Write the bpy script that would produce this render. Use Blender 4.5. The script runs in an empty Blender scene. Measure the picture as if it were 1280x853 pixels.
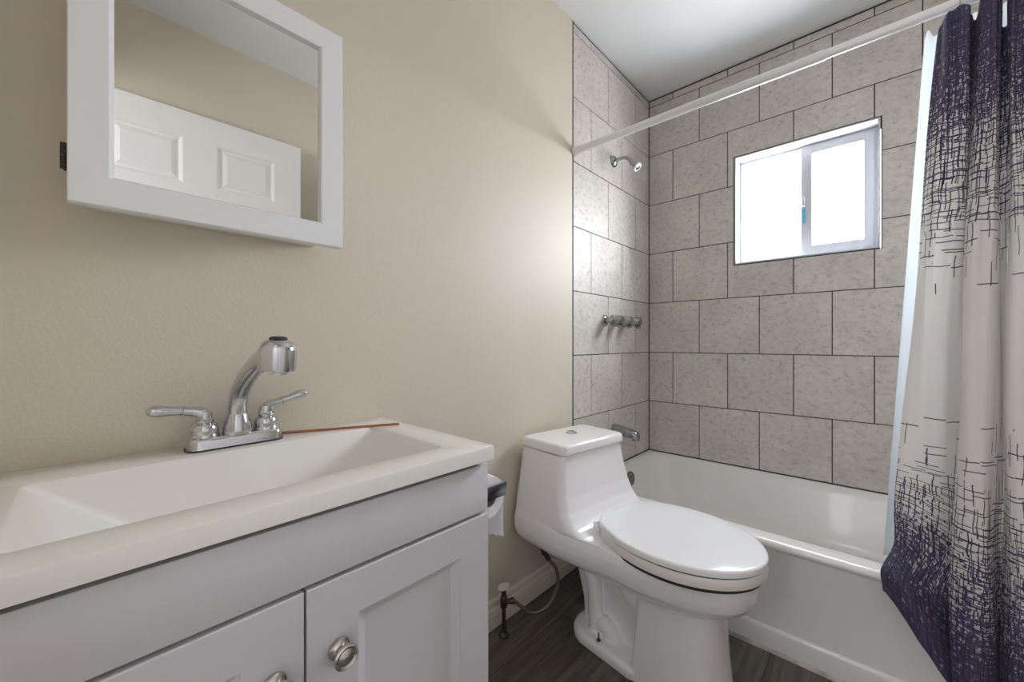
import bpy, bmesh, math, random
from mathutils import Vector, Matrix

sc = bpy.context.scene
C = sc.collection
PI = math.pi
random.seed(7)

# ------------------------------------------------------------------ camera
cam_data = bpy.data.cameras.new('camera')
cam = bpy.data.objects.new('camera', cam_data)
C.objects.link(cam)
cam_data.sensor_width = 36.0
cam_data.lens = 495.5 / 1280 * 36.0
cam_data.shift_y = 1.5 / 1280
cam_data.clip_start = 0.02
cam.location = (1.0, 0.0, 1.0)
cam.rotation_euler = (PI / 2, 0, math.atan(456 / 495.5))
sc.camera = cam

# ------------------------------------------------------------------ view, sky and lights
vs = sc.view_settings
vs.view_transform = 'Standard'
vs.look = 'None'
vs.gamma = 1.0
vs.use_curve_mapping = False
vs.exposure = 0.0
EXPOSURE = 1.0
vs.exposure = EXPOSURE
sc.cycles.use_denoising = True
sc.cycles.max_bounces = 14
sc.cycles.diffuse_bounces = 8
sc.cycles.glossy_bounces = 6
sc.cycles.transmission_bounces = 8
sc.cycles.transparent_max_bounces = 12
sc.cycles.caustics_reflective = False
sc.cycles.caustics_refractive = False
sc.cycles.sample_clamp_indirect = 6.0

SKY = 30.0
world = bpy.data.worlds.new('overcast_sky')
sc.world = world
world.use_nodes = True
wn = world.node_tree
bg = wn.nodes['Background']
bg.inputs['Strength'].default_value = SKY
# bright overcast above the horizon, darker ground below it
w_tc = wn.nodes.new('ShaderNodeTexCoord')
w_sep = wn.nodes.new('ShaderNodeSeparateXYZ')
w_ramp = wn.nodes.new('ShaderNodeValToRGB')
w_map = wn.nodes.new('ShaderNodeMath'); w_map.operation = 'MULTIPLY_ADD'; w_map.inputs[1].default_value = 0.5; w_map.inputs[2].default_value = 0.5
wn.links.new(w_tc.outputs['Generated'], w_sep.inputs[0])
wn.links.new(w_sep.outputs['Z'], w_map.inputs[0])
wn.links.new(w_map.outputs[0], w_ramp.inputs['Fac'])
w_ramp.color_ramp.elements[0].position = 0.44; w_ramp.color_ramp.elements[0].color = (0.60, 0.595, 0.61, 1)
w_ramp.color_ramp.elements[1].position = 0.56; w_ramp.color_ramp.elements[1].color = (0.92, 0.94, 1.0, 1)
wn.links.new(w_ramp.outputs['Color'], bg.inputs['Color'])


def area_light(name, loc, rot, sx, sy, power, color, portal=False):
    l = bpy.data.lights.new(name, 'AREA')
    l.shape = 'RECTANGLE'
    l.size, l.size_y = sx, sy
    l.energy = power
    l.color = color
    l.cycles.is_portal = portal
    o = bpy.data.objects.new(name, l)
    C.objects.link(o)
    o.location = loc
    o.rotation_euler = rot
    return o


# daylight enters through the window (portal = sampling aid for the sky light)
area_light('window_sky_portal', (0.735, 2.434, 1.678), (-PI / 2, 0, 0), 0.60, 0.60, 1, (1, 1, 1), True)
# fill light added unseen in the hallway, brightens the room through the doorway
area_light('hallway_fill_light', (0.30, -1.55, 1.55), (PI / 2, 0, -math.radians(28)), 0.9, 1.3, 25, (1.0, 0.965, 0.985))


# ------------------------------------------------------------------ materials
def new_mat(name):
    m = bpy.data.materials.new(name)
    m.use_nodes = True
    return m, m.node_tree, m.node_tree.nodes['Principled BSDF']


def mat(name, col, rough=0.5, metal=0.0, var=0.03, vscale=8.0, bump=0.0, bscale=200.0, spec=0.5, coat=0.0):
    m, nt, p = new_mat(name)
    tc = nt.nodes.new('ShaderNodeTexCoord')
    n = nt.nodes.new('ShaderNodeTexNoise')
    n.inputs['Scale'].default_value = vscale
    n.inputs['Detail'].default_value = 4
    nt.links.new(tc.outputs['Object'], n.inputs['Vector'])
    r = nt.nodes.new('ShaderNodeValToRGB')
    r.color_ramp.elements[0].position = 0.3
    r.color_ramp.elements[1].position = 0.7
    r.color_ramp.elements[0].color = (*[c * (1 - var) for c in col], 1)
    r.color_ramp.elements[1].color = (*[min(1, c * (1 + var)) for c in col], 1)
    nt.links.new(n.outputs['Fac'], r.inputs['Fac'])
    nt.links.new(r.outputs['Color'], p.inputs['Base Color'])
    p.inputs['Roughness'].default_value = rough
    p.inputs['Metallic'].default_value = metal
    p.inputs['Specular IOR Level'].default_value = spec
    p.inputs['Coat Weight'].default_value = coat
    p.inputs['Coat Roughness'].default_value = 0.05
    if bump > 0:
        b = nt.nodes.new('ShaderNodeBump')
        b.inputs['Strength'].default_value = bump
        b.inputs['Distance'].default_value = 0.002
        n2 = nt.nodes.new('ShaderNodeTexNoise')
        n2.inputs['Scale'].default_value = bscale
        n2.inputs['Detail'].default_value = 3
        nt.links.new(tc.outputs['Object'], n2.inputs['Vector'])
        nt.links.new(n2.outputs['Fac'], b.inputs['Height'])
        nt.links.new(b.outputs['Normal'], p.inputs['Normal'])
    return m


M_wall = mat('beige_wall_paint', (0.645, 0.585, 0.49), 0.55, var=0.015, vscale=3, bump=0.3, bscale=160, spec=0.35)
M_ceil = mat('ceiling_paint', (0.72, 0.735, 0.75), 0.7, var=0.01, bump=0.15, bscale=120)
M_trimpaint = mat('baseboard_paint', (0.74, 0.67, 0.56), 0.4, var=0.02)
M_white = mat('white_satin_paint', (0.80, 0.81, 0.83), 0.32, var=0.01)
M_door = mat('white_door_paint', (0.80, 0.80, 0.80), 0.4, var=0.01)
M_vinyl = mat('white_vinyl', (0.53, 0.54, 0.57), 0.45, var=0.01, spec=0.3)
M_cab = mat('grey_cabinet_paint', (0.635, 0.625, 0.645), 0.20, var=0.012)
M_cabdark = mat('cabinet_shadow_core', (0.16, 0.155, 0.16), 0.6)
M_counter = mat('cultured_marble', (0.83, 0.81, 0.77), 0.22, var=0.01, vscale=3, coat=0.3)
M_china = mat('white_porcelain', (0.87, 0.855, 0.865), 0.12, var=0.008, vscale=2, coat=0.5)
M_seat = mat('white_seat_plastic', (0.86, 0.86, 0.88), 0.14, var=0.006, coat=0.3)
M_seatunder = mat('cream_seat_plastic', (0.80, 0.77, 0.74), 0.3, var=0.008)
M_tub = mat('tub_enamel', (0.82, 0.81, 0.79), 0.26, var=0.012, vscale=3, coat=0.15)
M_chrome = mat('chrome', (0.62, 0.63, 0.65), 0.12, 1.0, var=0.02)
M_agedchrome = mat('aged_chrome', (0.36, 0.36, 0.38), 0.12, 1.0, var=0.08, vscale=30)
M_darkchrome = mat('dark_chrome', (0.20, 0.20, 0.22), 0.22, 1.0, var=0.05)
M_nickel = mat('satin_nickel', (0.62, 0.59, 0.55), 0.22, 1.0, var=0.02)
M_overflow = mat('worn_dark_nickel', (0.22, 0.21, 0.19), 0.35, 0.9, var=0.15, vscale=40)
M_brownmetal = mat('tarnished_valve_metal', (0.07, 0.06, 0.055), 0.4, 0.8, var=0.2, vscale=40)
M_hose = mat('braided_hose', (0.17, 0.15, 0.135), 0.45, 0.6, var=0.4, vscale=400)
M_knobwhite = mat('yellowed_white_plastic', (0.70, 0.67, 0.60), 0.4, var=0.05)
M_black = mat('black_rubber', (0.02, 0.02, 0.02), 0.5, var=0.1)
M_paper = mat('tissue_paper', (0.86, 0.86, 0.88), 0.9, var=0.01, bump=0.2, bscale=90)
M_card = mat('grey_cardboard', (0.42, 0.38, 0.33), 0.9)
M_stick = mat('copper_brown_stick', (0.40, 0.17, 0.085), 0.45, var=0.1, vscale=30)
M_rod = mat('white_rod_enamel', (0.80, 0.81, 0.82), 0.3, var=0.01)
M_sticker = mat('cyan_sticker', (0.10, 0.46, 0.60), 0.5, var=0.1, vscale=60)
M_grout = mat('dark_grout', (0.052, 0.050, 0.052), 0.85, var=0.2, vscale=30)
M_caulk = mat('stained_caulk', (0.50, 0.46, 0.44), 0.6, var=0.35, vscale=22)
M_sprayface = mat('white_spray_face', (0.80, 0.79, 0.75), 0.4)
M_darkgap = mat('dark_seam', (0.03, 0.028, 0.026), 0.8)


def mat_mirror():
    m, nt, p = new_mat('mirror_silver')
    p.inputs['Base Color'].default_value = (0.80, 0.81, 0.79, 1)
    p.inputs['Metallic'].default_value = 1
    p.inputs['Roughness'].default_value = 0.0
    return m


M_mirror = mat_mirror()


def mat_glass():
    m, nt, p = new_mat('window_pane_glass')
    nt.nodes.remove(p)
    out = nt.nodes['Material Output']
    tr = nt.nodes.new('ShaderNodeBsdfTransparent')
    tr.inputs['Color'].default_value = (0.95, 0.97, 0.97, 1)
    gl = nt.nodes.new('ShaderNodeBsdfGlossy')
    gl.inputs['Roughness'].default_value = 0.02
    lw = nt.nodes.new('ShaderNodeLayerWeight')
    lw.inputs['Blend'].default_value = 0.5
    pw = nt.nodes.new('ShaderNodeMath'); pw.operation = 'POWER'; pw.inputs[1].default_value = 5.0
    nt.links.new(lw.outputs['Facing'], pw.inputs[0])
    fr = nt.nodes.new('ShaderNodeMath'); fr.operation = 'MULTIPLY_ADD'; fr.inputs[1].default_value = 0.7; fr.inputs[2].default_value = 0.04
    nt.links.new(pw.outputs[0], fr.inputs[0])
    mx = nt.nodes.new('ShaderNodeMixShader')
    nt.links.new(fr.outputs[0], mx.inputs[0])
    nt.links.new(tr.outputs[0], mx.inputs[1])
    nt.links.new(gl.outputs[0], mx.inputs[2])
    nt.links.new(mx.outputs[0], out.inputs['Surface'])
    return m


M_glass = mat_glass()


def mat_tile():
    m, nt, p = new_mat('grey_stone_tile')
    N, L = nt.nodes, nt.links
    tc = N.new('ShaderNodeTexCoord')
    geo = N.new('ShaderNodeNewGeometry')
    off = N.new('ShaderNodeVectorMath'); off.operation = 'MULTIPLY_ADD'
    cmb = N.new('ShaderNodeCombineXYZ')
    for i in range(3):
        L.new(geo.outputs['Random Per Island'], cmb.inputs[i])
    off.inputs[1].default_value = (13.0, 9.0, 17.0)
    L.new(cmb.outputs[0], off.inputs[0])
    L.new(tc.outputs['Object'], off.inputs[2])
    # streaky dark flecks
    mp = N.new('ShaderNodeMapping')
    mp.inputs['Rotation'].default_value = (0, 0.6, 0.5)
    mp.inputs['Scale'].default_value = (1.0, 1.0, 1.35)
    L.new(off.outputs[0], mp.inputs['Vector'])
    n1 = N.new('ShaderNodeTexNoise'); n1.inputs['Scale'].default_value = 42; n1.inputs['Detail'].default_value = 7; n1.inputs['Roughness'].default_value = 0.66
    L.new(mp.outputs[0], n1.inputs['Vector'])
    r1 = N.new('ShaderNodeValToRGB')
    e = r1.color_ramp.elements
    e[0].position = 0.31; e[0].color = (0.42, 0.39, 0.365, 1)
    e[1].position = 0.46; e[1].color = (0.585, 0.55, 0.515, 1)
    x = r1.color_ramp.elements.new(0.70); x.color = (0.665, 0.625, 0.585, 1)
    L.new(n1.outputs['Fac'], r1.inputs['Fac'])
    n2 = N.new('ShaderNodeTexNoise'); n2.inputs['Scale'].default_value = 5; n2.inputs['Detail'].default_value = 3
    L.new(off.outputs[0], n2.inputs['Vector'])
    r2 = N.new('ShaderNodeValToRGB')
    r2.color_ramp.elements[0].position = 0.3; r2.color_ramp.elements[0].color = (0.88, 0.88, 0.87, 1)
    r2.color_ramp.elements[1].position = 0.7; r2.color_ramp.elements[1].color = (1.06, 1.05, 1.03, 1)
    L.new(n2.outputs['Fac'], r2.inputs['Fac'])
    mx = N.new('ShaderNodeMix'); mx.data_type = 'RGBA'; mx.blend_type = 'MULTIPLY'; mx.inputs[0].default_value = 1
    L.new(r1.outputs[0], mx.inputs[6]); L.new(r2.outputs[0], mx.inputs[7])
    L.new(mx.outputs[2], p.inputs['Base Color'])
    p.inputs['Roughness'].default_value = 0.46
    p.inputs['Specular IOR Level'].default_value = 0.3
    return m


M_tile = mat_tile()


def mat_floor():
    m, nt, p = new_mat('grey_brown_plank_vinyl')
    N, L = nt.nodes, nt.links
    tc = N.new('ShaderNodeTexCoord')
    mp = N.new('ShaderNodeMapping'); mp.inputs['Rotation'].default_value = (0, 0, PI / 2)
    L.new(tc.outputs['Object'], mp.inputs['Vector'])
    br = N.new('ShaderNodeTexBrick')
    br.inputs['Scale'].default_value = 1.0
    br.inputs['Brick Width'].default_value = 1.2
    br.inputs['Row Height'].default_value = 0.15
    br.inputs['Mortar Size'].default_value = 0.0012
    br.inputs['Color1'].default_value = (0.082, 0.070, 0.060, 1)
    br.inputs['Color2'].default_value = (0.135, 0.120, 0.105, 1)
    br.inputs['Mortar'].default_value = (0.02, 0.018, 0.016, 1)
    L.new(mp.outputs[0], br.inputs['Vector'])
    mg = N.new('ShaderNodeMapping'); mg.inputs['Scale'].default_value = (1.0, 0.09, 1.0)
    L.new(tc.outputs['Object'], mg.inputs['Vector'])
    g = N.new('ShaderNodeTexNoise'); g.inputs['Scale'].default_value = 55; g.inputs['Detail'].default_value = 6; g.inputs['Distortion'].default_value = 0.6
    L.new(mg.outputs[0], g.inputs['Vector'])
    r = N.new('ShaderNodeValToRGB')
    r.color_ramp.elements[0].position = 0.35; r.color_ramp.elements[0].color = (0.66, 0.65, 0.64, 1)
    r.color_ramp.elements[1].position = 0.68; r.color_ramp.elements[1].color = (1.38, 1.38, 1.38, 1)
    L.new(g.outputs['Fac'], r.inputs['Fac'])
    mx = N.new('ShaderNodeMix'); mx.data_type = 'RGBA'; mx.blend_type = 'MULTIPLY'; mx.inputs[0].default_value = 1
    L.new(br.outputs['Color'], mx.inputs[6]); L.new(r.outputs[0], mx.inputs[7])
    L.new(mx.outputs[2], p.inputs['Base Color'])
    p.inputs['Roughness'].default_value = 0.42
    return m


M_floor = mat_floor()


def mat_curtain():
    """cream cloth, violet at head and hem, with hand-drawn short crossing strokes; UV in metres of cloth"""
    m, nt, p = new_mat('curtain_cloth')
    N, L = nt.nodes, nt.links
    uv = N.new('ShaderNodeUVMap'); uv.uv_map = 'cloth'
    # gentle wobble so the strokes look drawn by hand
    nz = N.new('ShaderNodeTexNoise'); nz.inputs['Scale'].default_value = 18; nz.inputs['Detail'].default_value = 1
    L.new(uv.outputs[0], nz.inputs['Vector'])
    wob = N.new('ShaderNodeVectorMath'); wob.operation = 'MULTIPLY_ADD'
    wob.inputs[1].default_value = (0.012, 0.012, 0)
    L.new(nz.outputs['Color'], wob.inputs[0]); L.new(uv.outputs[0], wob.inputs[2])
    sep = N.new('ShaderNodeSeparateXYZ'); L.new(wob.outputs[0], sep.inputs[0])
    U, V = sep.outputs[0], sep.outputs[1]

    def mth(op, a, b=None, c=None):
        n = N.new('ShaderNodeMath'); n.operation = op
        for i, v in enumerate((a, b, c)):
            if v is None: continue
            if isinstance(v, (int, float)): n.inputs[i].default_value = v
            else: L.new(v, n.inputs[i])
        return n.outputs[0]

    def ramp(v, stops):
        r = N.new('ShaderNodeFloatCurve') if False else N.new('ShaderNodeValToRGB')
        el = r.color_ramp.elements
        while len(el) < len(stops): el.new(0.5)
        for e_, (pos, val) in zip(el, stops):
            e_.position = pos; e_.color = (val, val, val, 1)
        L.new(v, r.inputs['Fac'])
        return r.outputs[0]

    # stroke density by height (V 0..2 m -> 0..1)
    h = mth('MULTIPLY', V, 0.5)
    dens = ramp(h, [(0.0, 1.0), (0.15, 0.95), (0.235, 0.72), (0.31, 0.46), (0.375, 0.20), (0.43, 0.0), (0.57, 0.0), (0.62, 0.20), (0.68, 0.50), (0.75, 0.85), (0.82, 1.0), (1.0, 1.0)])
    tint = ramp(h, [(0.0, 1.0), (0.13, 0.92), (0.19, 0.50), (0.25, 0.10), (0.30, 0.0), (0.74, 0.0), (0.79, 0.22), (0.86, 0.72), (0.93, 1.0)])

    def strokes(a, b, pitch, length, thick, seed):
        """short strokes running along b, one per cell of pitch x length"""
        ca = mth('DIVIDE', a, pitch)
        ia = mth('FLOOR', ca)
        w0 = N.new('ShaderNodeTexWhiteNoise'); w0.noise_dimensions = '2D'
        cx = N.new('ShaderNodeCombineXYZ'); L.new(ia, cx.inputs[0]); cx.inputs[1].default_value = seed
        L.new(cx.outputs[0], w0.inputs['Vector'])
        cb = mth('ADD', mth('DIVIDE', b, length), mth('MULTIPLY', w0.outputs['Value'], 7.0))
        ib = mth('FLOOR', cb)
        w1 = N.new('ShaderNodeTexWhiteNoise'); w1.noise_dimensions = '3D'
        cy = N.new('ShaderNodeCombineXYZ'); L.new(ia, cy.inputs[0]); L.new(ib, cy.inputs[1]); cy.inputs[2].default_value = seed
        L.new(cy.outputs[0], w1.inputs['Vector'])
        sp = N.new('ShaderNodeSeparateColor'); L.new(w1.outputs['Color'], sp.inputs[0])
        pos = mth('MULTIPLY_ADD', sp.outputs[0], 0.6, 0.2)
        near = mth('LESS_THAN', mth('ABSOLUTE', mth('SUBTRACT', mth('FRACT', ca), pos)), thick / pitch)
        on = mth('LESS_THAN', sp.outputs[1], dens)
        inside = mth('LESS_THAN', mth('ABSOLUTE', mth('SUBTRACT', mth('FRACT', cb), 0.5)), 0.46)
        return mth('MULTIPLY', mth('MULTIPLY', near, on), inside)

    lay = [strokes(U, V, 0.021, 0.060, 0.0012, 1.0), strokes(V, U, 0.024, 0.052, 0.0012, 2.0),
           strokes(U, V, 0.016, 0.075, 0.0011, 3.0), strokes(V, U, 0.018, 0.065, 0.0011, 4.0),
           strokes(U, V, 0.0125, 0.10, 0.0010, 5.0), strokes(V, U, 0.015, 0.055, 0.0010, 6.0)]
    tot = lay[0]
    for s in lay[1:4]:
        tot = mth('MAXIMUM', tot, s)
    fine = mth('MULTIPLY', mth('MAXIMUM', lay[4], lay[5]), mth('GREATER_THAN', dens, 0.42))
    tot = mth('MAXIMUM', tot, fine)
    # violet flood: a woven grid of small cells, some of them left light
    def cells(pu, pv, seed):
        cc = N.new('ShaderNodeCombineXYZ')
        iu = mth('FLOOR', mth('DIVIDE', U, pu))
        L.new(iu, cc.inputs[0])
        wj = N.new('ShaderNodeTexWhiteNoise'); wj.noise_dimensions = '1D'
        L.new(mth('ADD', iu, seed), wj.inputs['W'])
        L.new(mth('FLOOR', mth('ADD', mth('DIVIDE', V, pv), mth('MULTIPLY', wj.outputs['Value'], 5.0))), cc.inputs[1])
        cc.inputs[2].default_value = seed
        w = N.new('ShaderNodeTexWhiteNoise'); w.noise_dimensions = '3D'
        L.new(cc.outputs[0], w.inputs['Vector'])
        return w.outputs['Value']
    n3 = N.new('ShaderNodeTexNoise'); n3.inputs['Scale'].default_value = 9; n3.inputs['Detail'].default_value = 2
    L.new(uv.outputs[0], n3.inputs['Vector'])
    patch = mth('MULTIPLY', mth('SUBTRACT', n3.outputs['Fac'], 0.5), 0.55)
    cover = mth('ADD', mth('MULTIPLY', tint, 0.95), mth('MULTIPLY', patch, mth('MINIMUM', mth('MULTIPLY', tint, 3.0), 1.0)))
    f1_ = mth('LESS_THAN', cells(0.0034, 0.0105, 3.0), cover)
    f2_ = mth('LESS_THAN', cells(0.0085, 0.0030, 9.0), mth('MULTIPLY', cover, 0.75))
    flood = mth('MAXIMUM', f1_, f2_)
    c1 = N.new('ShaderNodeMix'); c1.data_type = 'RGBA'
    L.new(flood, c1.inputs[0])
    ct_ = N.new('ShaderNodeMix'); ct_.data_type = 'RGBA'; L.new(tint, ct_.inputs[0])
    ct_.inputs[6].default_value = (0.84, 0.82, 0.80, 1); ct_.inputs[7].default_value = (0.46, 0.45, 0.53, 1)
    L.new(ct_.outputs[2], c1.inputs[6])
    c1.inputs[7].default_value = (0.125, 0.112, 0.225, 1)
    c2 = N.new('ShaderNodeMix'); c2.data_type = 'RGBA'
    L.new(tot, c2.inputs[0]); L.new(c1.outputs[2], c2.inputs[6]); c2.inputs[7].default_value = (0.072, 0.066, 0.115, 1)
    L.new(c2.outputs[2], p.inputs['Base Color'])
    p.inputs['Roughness'].default_value = 0.8
    p.inputs['Sheen Weight'].default_value = 0.1
    tl = N.new('ShaderNodeBsdfTranslucent')
    L.new(c2.outputs[2], tl.inputs['Color'])
    ms = N.new('ShaderNodeMixShader'); ms.inputs[0].default_value = 0.48
    L.new(p.outputs[0], ms.inputs[1]); L.new(tl.outputs[0], ms.inputs[2])
    L.new(ms.outputs[0], N['Material Output'].inputs['Surface'])
    return m


M_curtain = mat_curtain()


def mat_liner():
    m, nt, p = new_mat('frosted_liner_plastic')
    N, L = nt.nodes, nt.links
    p.inputs['Base Color'].default_value = (0.86, 0.88, 0.90, 1)
    p.inputs['Roughness'].default_value = 0.35
    tl = N.new('ShaderNodeBsdfTranslucent'); tl.inputs['Color'].default_value = (0.86, 0.90, 0.93, 1)
    ms = N.new('ShaderNodeMixShader'); ms.inputs[0].default_value = 0.55
    L.new(p.outputs[0], ms.inputs[1]); L.new(tl.outputs[0], ms.inputs[2])
    L.new(ms.outputs[0], N['Material Output'].inputs['Surface'])
    return m


M_liner = mat_liner()


# ------------------------------------------------------------------ mesh helpers
class MB:
    """collects shapes and links them as one mesh object"""
    def __init__(self):
        self.bm = bmesh.new()

    def _merge(self, b2, mi=0):
        for f in b2.faces: f.material_index = mi
        me = bpy.data.meshes.new('tmp'); b2.to_mesh(me); b2.free()
        self.bm.from_mesh(me); bpy.data.meshes.remove(me)
        return self

    def box(self, x0, x1, y0, y1, z0, z1, bev=0.0, seg=2, mi=0, mx=None):
        b = bmesh.new()
        bmesh.ops.create_cube(b, size=1)
        for v in b.verts:
            v.co = Vector(((x0 + x1) / 2 + v.co.x * (x1 - x0), (y0 + y1) / 2 + v.co.y * (y1 - y0), (z0 + z1) / 2 + v.co.z * (z1 - z0)))
        if bev > 0:
            bmesh.ops.bevel(b, geom=b.edges[:], offset=bev, segments=seg, affect='EDGES', profile=0.5)
        if mx is not None: b.transform(mx)
        return self._merge(b, mi)

    def rings(self, rings, cap0=True, cap1=True, closed=True, mi=0):
        """loft a list of equal-length point rings"""
        b = bmesh.new()
        vs_ = [[b.verts.new(p) for p in r] for r in rings]
        n = len(rings[0])
        for i in range(len(rings) - 1):
            for j in range(n if closed else n - 1):
                k = (j + 1) % n
                q = [vs_[i][j], vs_[i][k], vs_[i + 1][k], vs_[i + 1][j]]
                try: b.faces.new(q)
                except ValueError: pass
        if cap0: b.faces.new(vs_[0][::-1])
        if cap1: b.faces.new(vs_[-1])
        bmesh.ops.remove_doubles(b, verts=b.verts[:], dist=1e-6)
        bmesh.ops.recalc_face_normals(b, faces=b.faces[:])
        return self._merge(b, mi)

    def lathe(self, prof, origin=(0, 0, 0), axis=(0, 0, 1), seg=32, cap0=True, cap1=True, mi=0, oval=(1, 1)):
        """prof = [(radius, height along axis)]"""
        ax = Vector(axis).normalized()
        q = Vector((0, 0, 1)).rotation_difference(ax)
        o = Vector(origin)
        rs = []
        for r, h in prof:
            r = max(r, 1e-4)
            rs.append([o + q @ Vector((r * oval[0] * math.cos(2 * PI * i / seg), r * oval[1] * math.sin(2 * PI * i / seg), h)) for i in range(seg)])
        return self.rings(rs, cap0, cap1, mi=mi)

    def tube(self, pts, rad, seg=16, mi=0, smooth=0, oval=(1, 1)):
        pts = [Vector(p) for p in pts]
        if isinstance(rad, (int, float)): rad = [rad] * len(pts)
        if smooth:
            pts, rad = spline(pts, smooth), lerp_list(rad, smooth)
        rs = []
        t0 = (pts[1] - pts[0]).normalized()
        ref = Vector((0, 0, 1)) if abs(t0.z) < 0.9 else Vector((1, 0, 0))
        n = t0.cross(ref).normalized()
        for i, p in enumerate(pts):
            t = (pts[min(i + 1, len(pts) - 1)] - pts[max(i - 1, 0)]).normalized()
            n = (n - t * n.dot(t)).normalized()
            bb = t.cross(n)
            rs.append([p + n * (rad[i] * oval[0] * math.cos(2 * PI * k / seg)) + bb * (rad[i] * oval[1] * math.sin(2 * PI * k / seg)) for k in range(seg)])
        return self.rings(rs, mi=mi)

    def build(self, name, mats, parent=None, loc=None, sharp=35, smooth=True):
        if not isinstance(mats, (list, tuple)): mats = [mats]
        me = bpy.data.meshes.new(name)
        self.bm.to_mesh(me); self.bm.free()
        for m in mats: me.materials.append(m)
        if smooth:
            me.polygons.foreach_set('use_smooth', [True] * len(me.polygons))
            me.set_sharp_from_angle(angle=math.radians(sharp))
        o = bpy.data.objects.new(name, me)
        C.objects.link(o)
        if parent is not None: o.parent = parent
        if loc is not None: o.location = loc
        return o


def spline(pts, k):
    out = []
    n = len(pts)
    for i in range(n - 1):
        p0, p1, p2, p3 = pts[max(i - 1, 0)], pts[i], pts[i + 1], pts[min(i + 2, n - 1)]
        for j in range(k):
            t = j / k
            out.append(0.5 * ((2 * p1) + (p2 - p0) * t + (2 * p0 - 5 * p1 + 4 * p2 - p3) * t * t + (3 * p1 - p0 - 3 * p2 + p3) * t ** 3))
    out.append(pts[-1])
    return out


def lerp_list(a, k):
    out = []
    for i in range(len(a) - 1):
        for j in range(k): out.append(a[i] + (a[i + 1] - a[i]) * j / k)
    out.append(a[-1])
    return out


def sstep(a, b, x):
    t = min(1, max(0, (x - a) / (b - a)))
    return t * t * (3 - 2 * t)


def rrect(x0, x1, y0, y1, r, z, n=8):
    """rounded rectangle ring, counter-clockwise, 4*(n+1) points"""
    r = min(r, (x1 - x0) / 2 - 1e-4, (y1 - y0) / 2 - 1e-4)
    out = []
    for cx, cy, a0 in ((x1 - r, y1 - r, 0), (x0 + r, y1 - r, PI / 2), (x0 + r, y0 + r, PI), (x1 - r, y0 + r, 3 * PI / 2)):
        for i in range(n + 1):
            a = a0 + PI / 2 * i / n
            out.append(Vector((cx + r * math.cos(a), cy + r * math.sin(a), z)))
    return out


def thing(name, label, cat, loc=(0, 0, 0), rz=0.0, group=None):
    o = bpy.data.objects.new(name, None)
    C.objects.link(o)
    o.empty_display_size = 0.05
    o.location = loc
    o.rotation_euler = (0, 0, rz)
    o['label'] = label; o['category'] = cat
    if group: o['group'] = group
    return o


def tag(o, label, cat, group=None):
    o['label'] = label; o['category'] = cat
    if group: o['group'] = group
    return o


def struct(o):
    o['kind'] = 'structure'
    return o


# ------------------------------------------------------------------ room shell
W, D, H, FY = 1.525, 2.292, 2.4375, -0.14       # right wall x, back wall y, ceiling, front wall y
TY = 1.485                                       # where the tiling starts on the side walls
WX0, WX1, WZ0, WZ1 = 0.4565, 1.0130, 1.4000, 1.9570   # window opening

struct(MB().box(-0.12, W + 0.6, -1.9, D + 0.14, -0.06, 0.0).build('floor', M_floor, smooth=False))
struct(MB().box(-0.12, W + 0.6, -1.9, D + 0.14, H, H + 0.08).build('ceiling', M_ceil, smooth=False))
struct(MB().box(-0.12, 0.0, FY - 0.11, TY, 0.0, H).build('wall_left', M_wall, smooth=False))
struct(MB().box(W, W + 0.12, FY - 0.11, TY, 0.0, H).build('wall_right', M_wall, smooth=False))
# front wall with the doorway the camera looks in from
DX0, DX1, DZ = 0.66, 1.500, 2.06
fw = MB()
fw.box(0.0, DX0, FY - 0.11, FY, 0, H).box(DX1, W, FY - 0.11, FY, 0, H).box(DX0, DX1, FY - 0.11, FY, DZ, H)
struct(fw.build('wall_front', M_wall, smooth=False))
tr = MB()
tr.box(DX0 - 0.05, DX0, FY, FY + 0.012, 0, DZ + 0.05, 0.003).box(DX0, DX1, FY, FY + 0.012, DZ, DZ + 0.05, 0.003)
struct(tr.build('trim_1', M_white))
# hallway beyond the doorway
hb = MB()
hb.box(0.0, 0.12, -1.8, FY - 0.11, 0, H).box(2.0, 2.12, -1.8, FY - 0.11, 0, H).box(0.0, 2.12, -1.9, -1.8, 0, H)
hb.box(W, 2.0, FY - 0.22, FY - 0.11, 0, H)
struct(hb.build('wall_hallway', M_ceil, smooth=False))


# tiles ---------------------------------------------------------------
G = 0.0022     # half grout joint
ROWS = [0.3618, 0.6517, 0.9408, 1.2306, 1.5212, 1.8117, 2.1020, 2.3930, H]


def tile_rects(a0, a1, jA, jB, pitch):
    out = []
    for i in range(len(ROWS) - 1):
        z0, z1 = ROWS[i], ROWS[i + 1]
        j = jA if i % 2 == 0 else jB
        if i == 7: j = jB
        xs = [a0]
        x = j
        while x < a1 - 0.02:
            if x > a0 + 0.02: xs.append(x)
            x += pitch
        xs.append(a1)
        for k in range(len(xs) - 1):
            out.append((xs[k] + (G if k else 0.001), xs[k + 1] - (G if k < len(xs) - 2 else 0.002), z0 + (G if i else 0.003), z1 - (G if i < 7 else 0.010)))
    return out


def cut(r, h):
    """rectangle r minus hole h -> rectangles"""
    x0, x1, z0, z1 = r
    a0, a1, b0, b1 = h
    if x1 <= a0 or x0 >= a1 or z1 <= b0 or z0 >= b1: return [r]
    out = []
    if x0 < a0: out.append((x0, a0, z0, z1))
    if x1 > a1: out.append((a1, x1, z0, z1))
    xa, xb = max(x0, a0), min(x1, a1)
    if z0 < b0: out.append((xa, xb, z0, b0))
    if z1 > b1: out.append((xa, xb, b1, z1))
    return out


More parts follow.
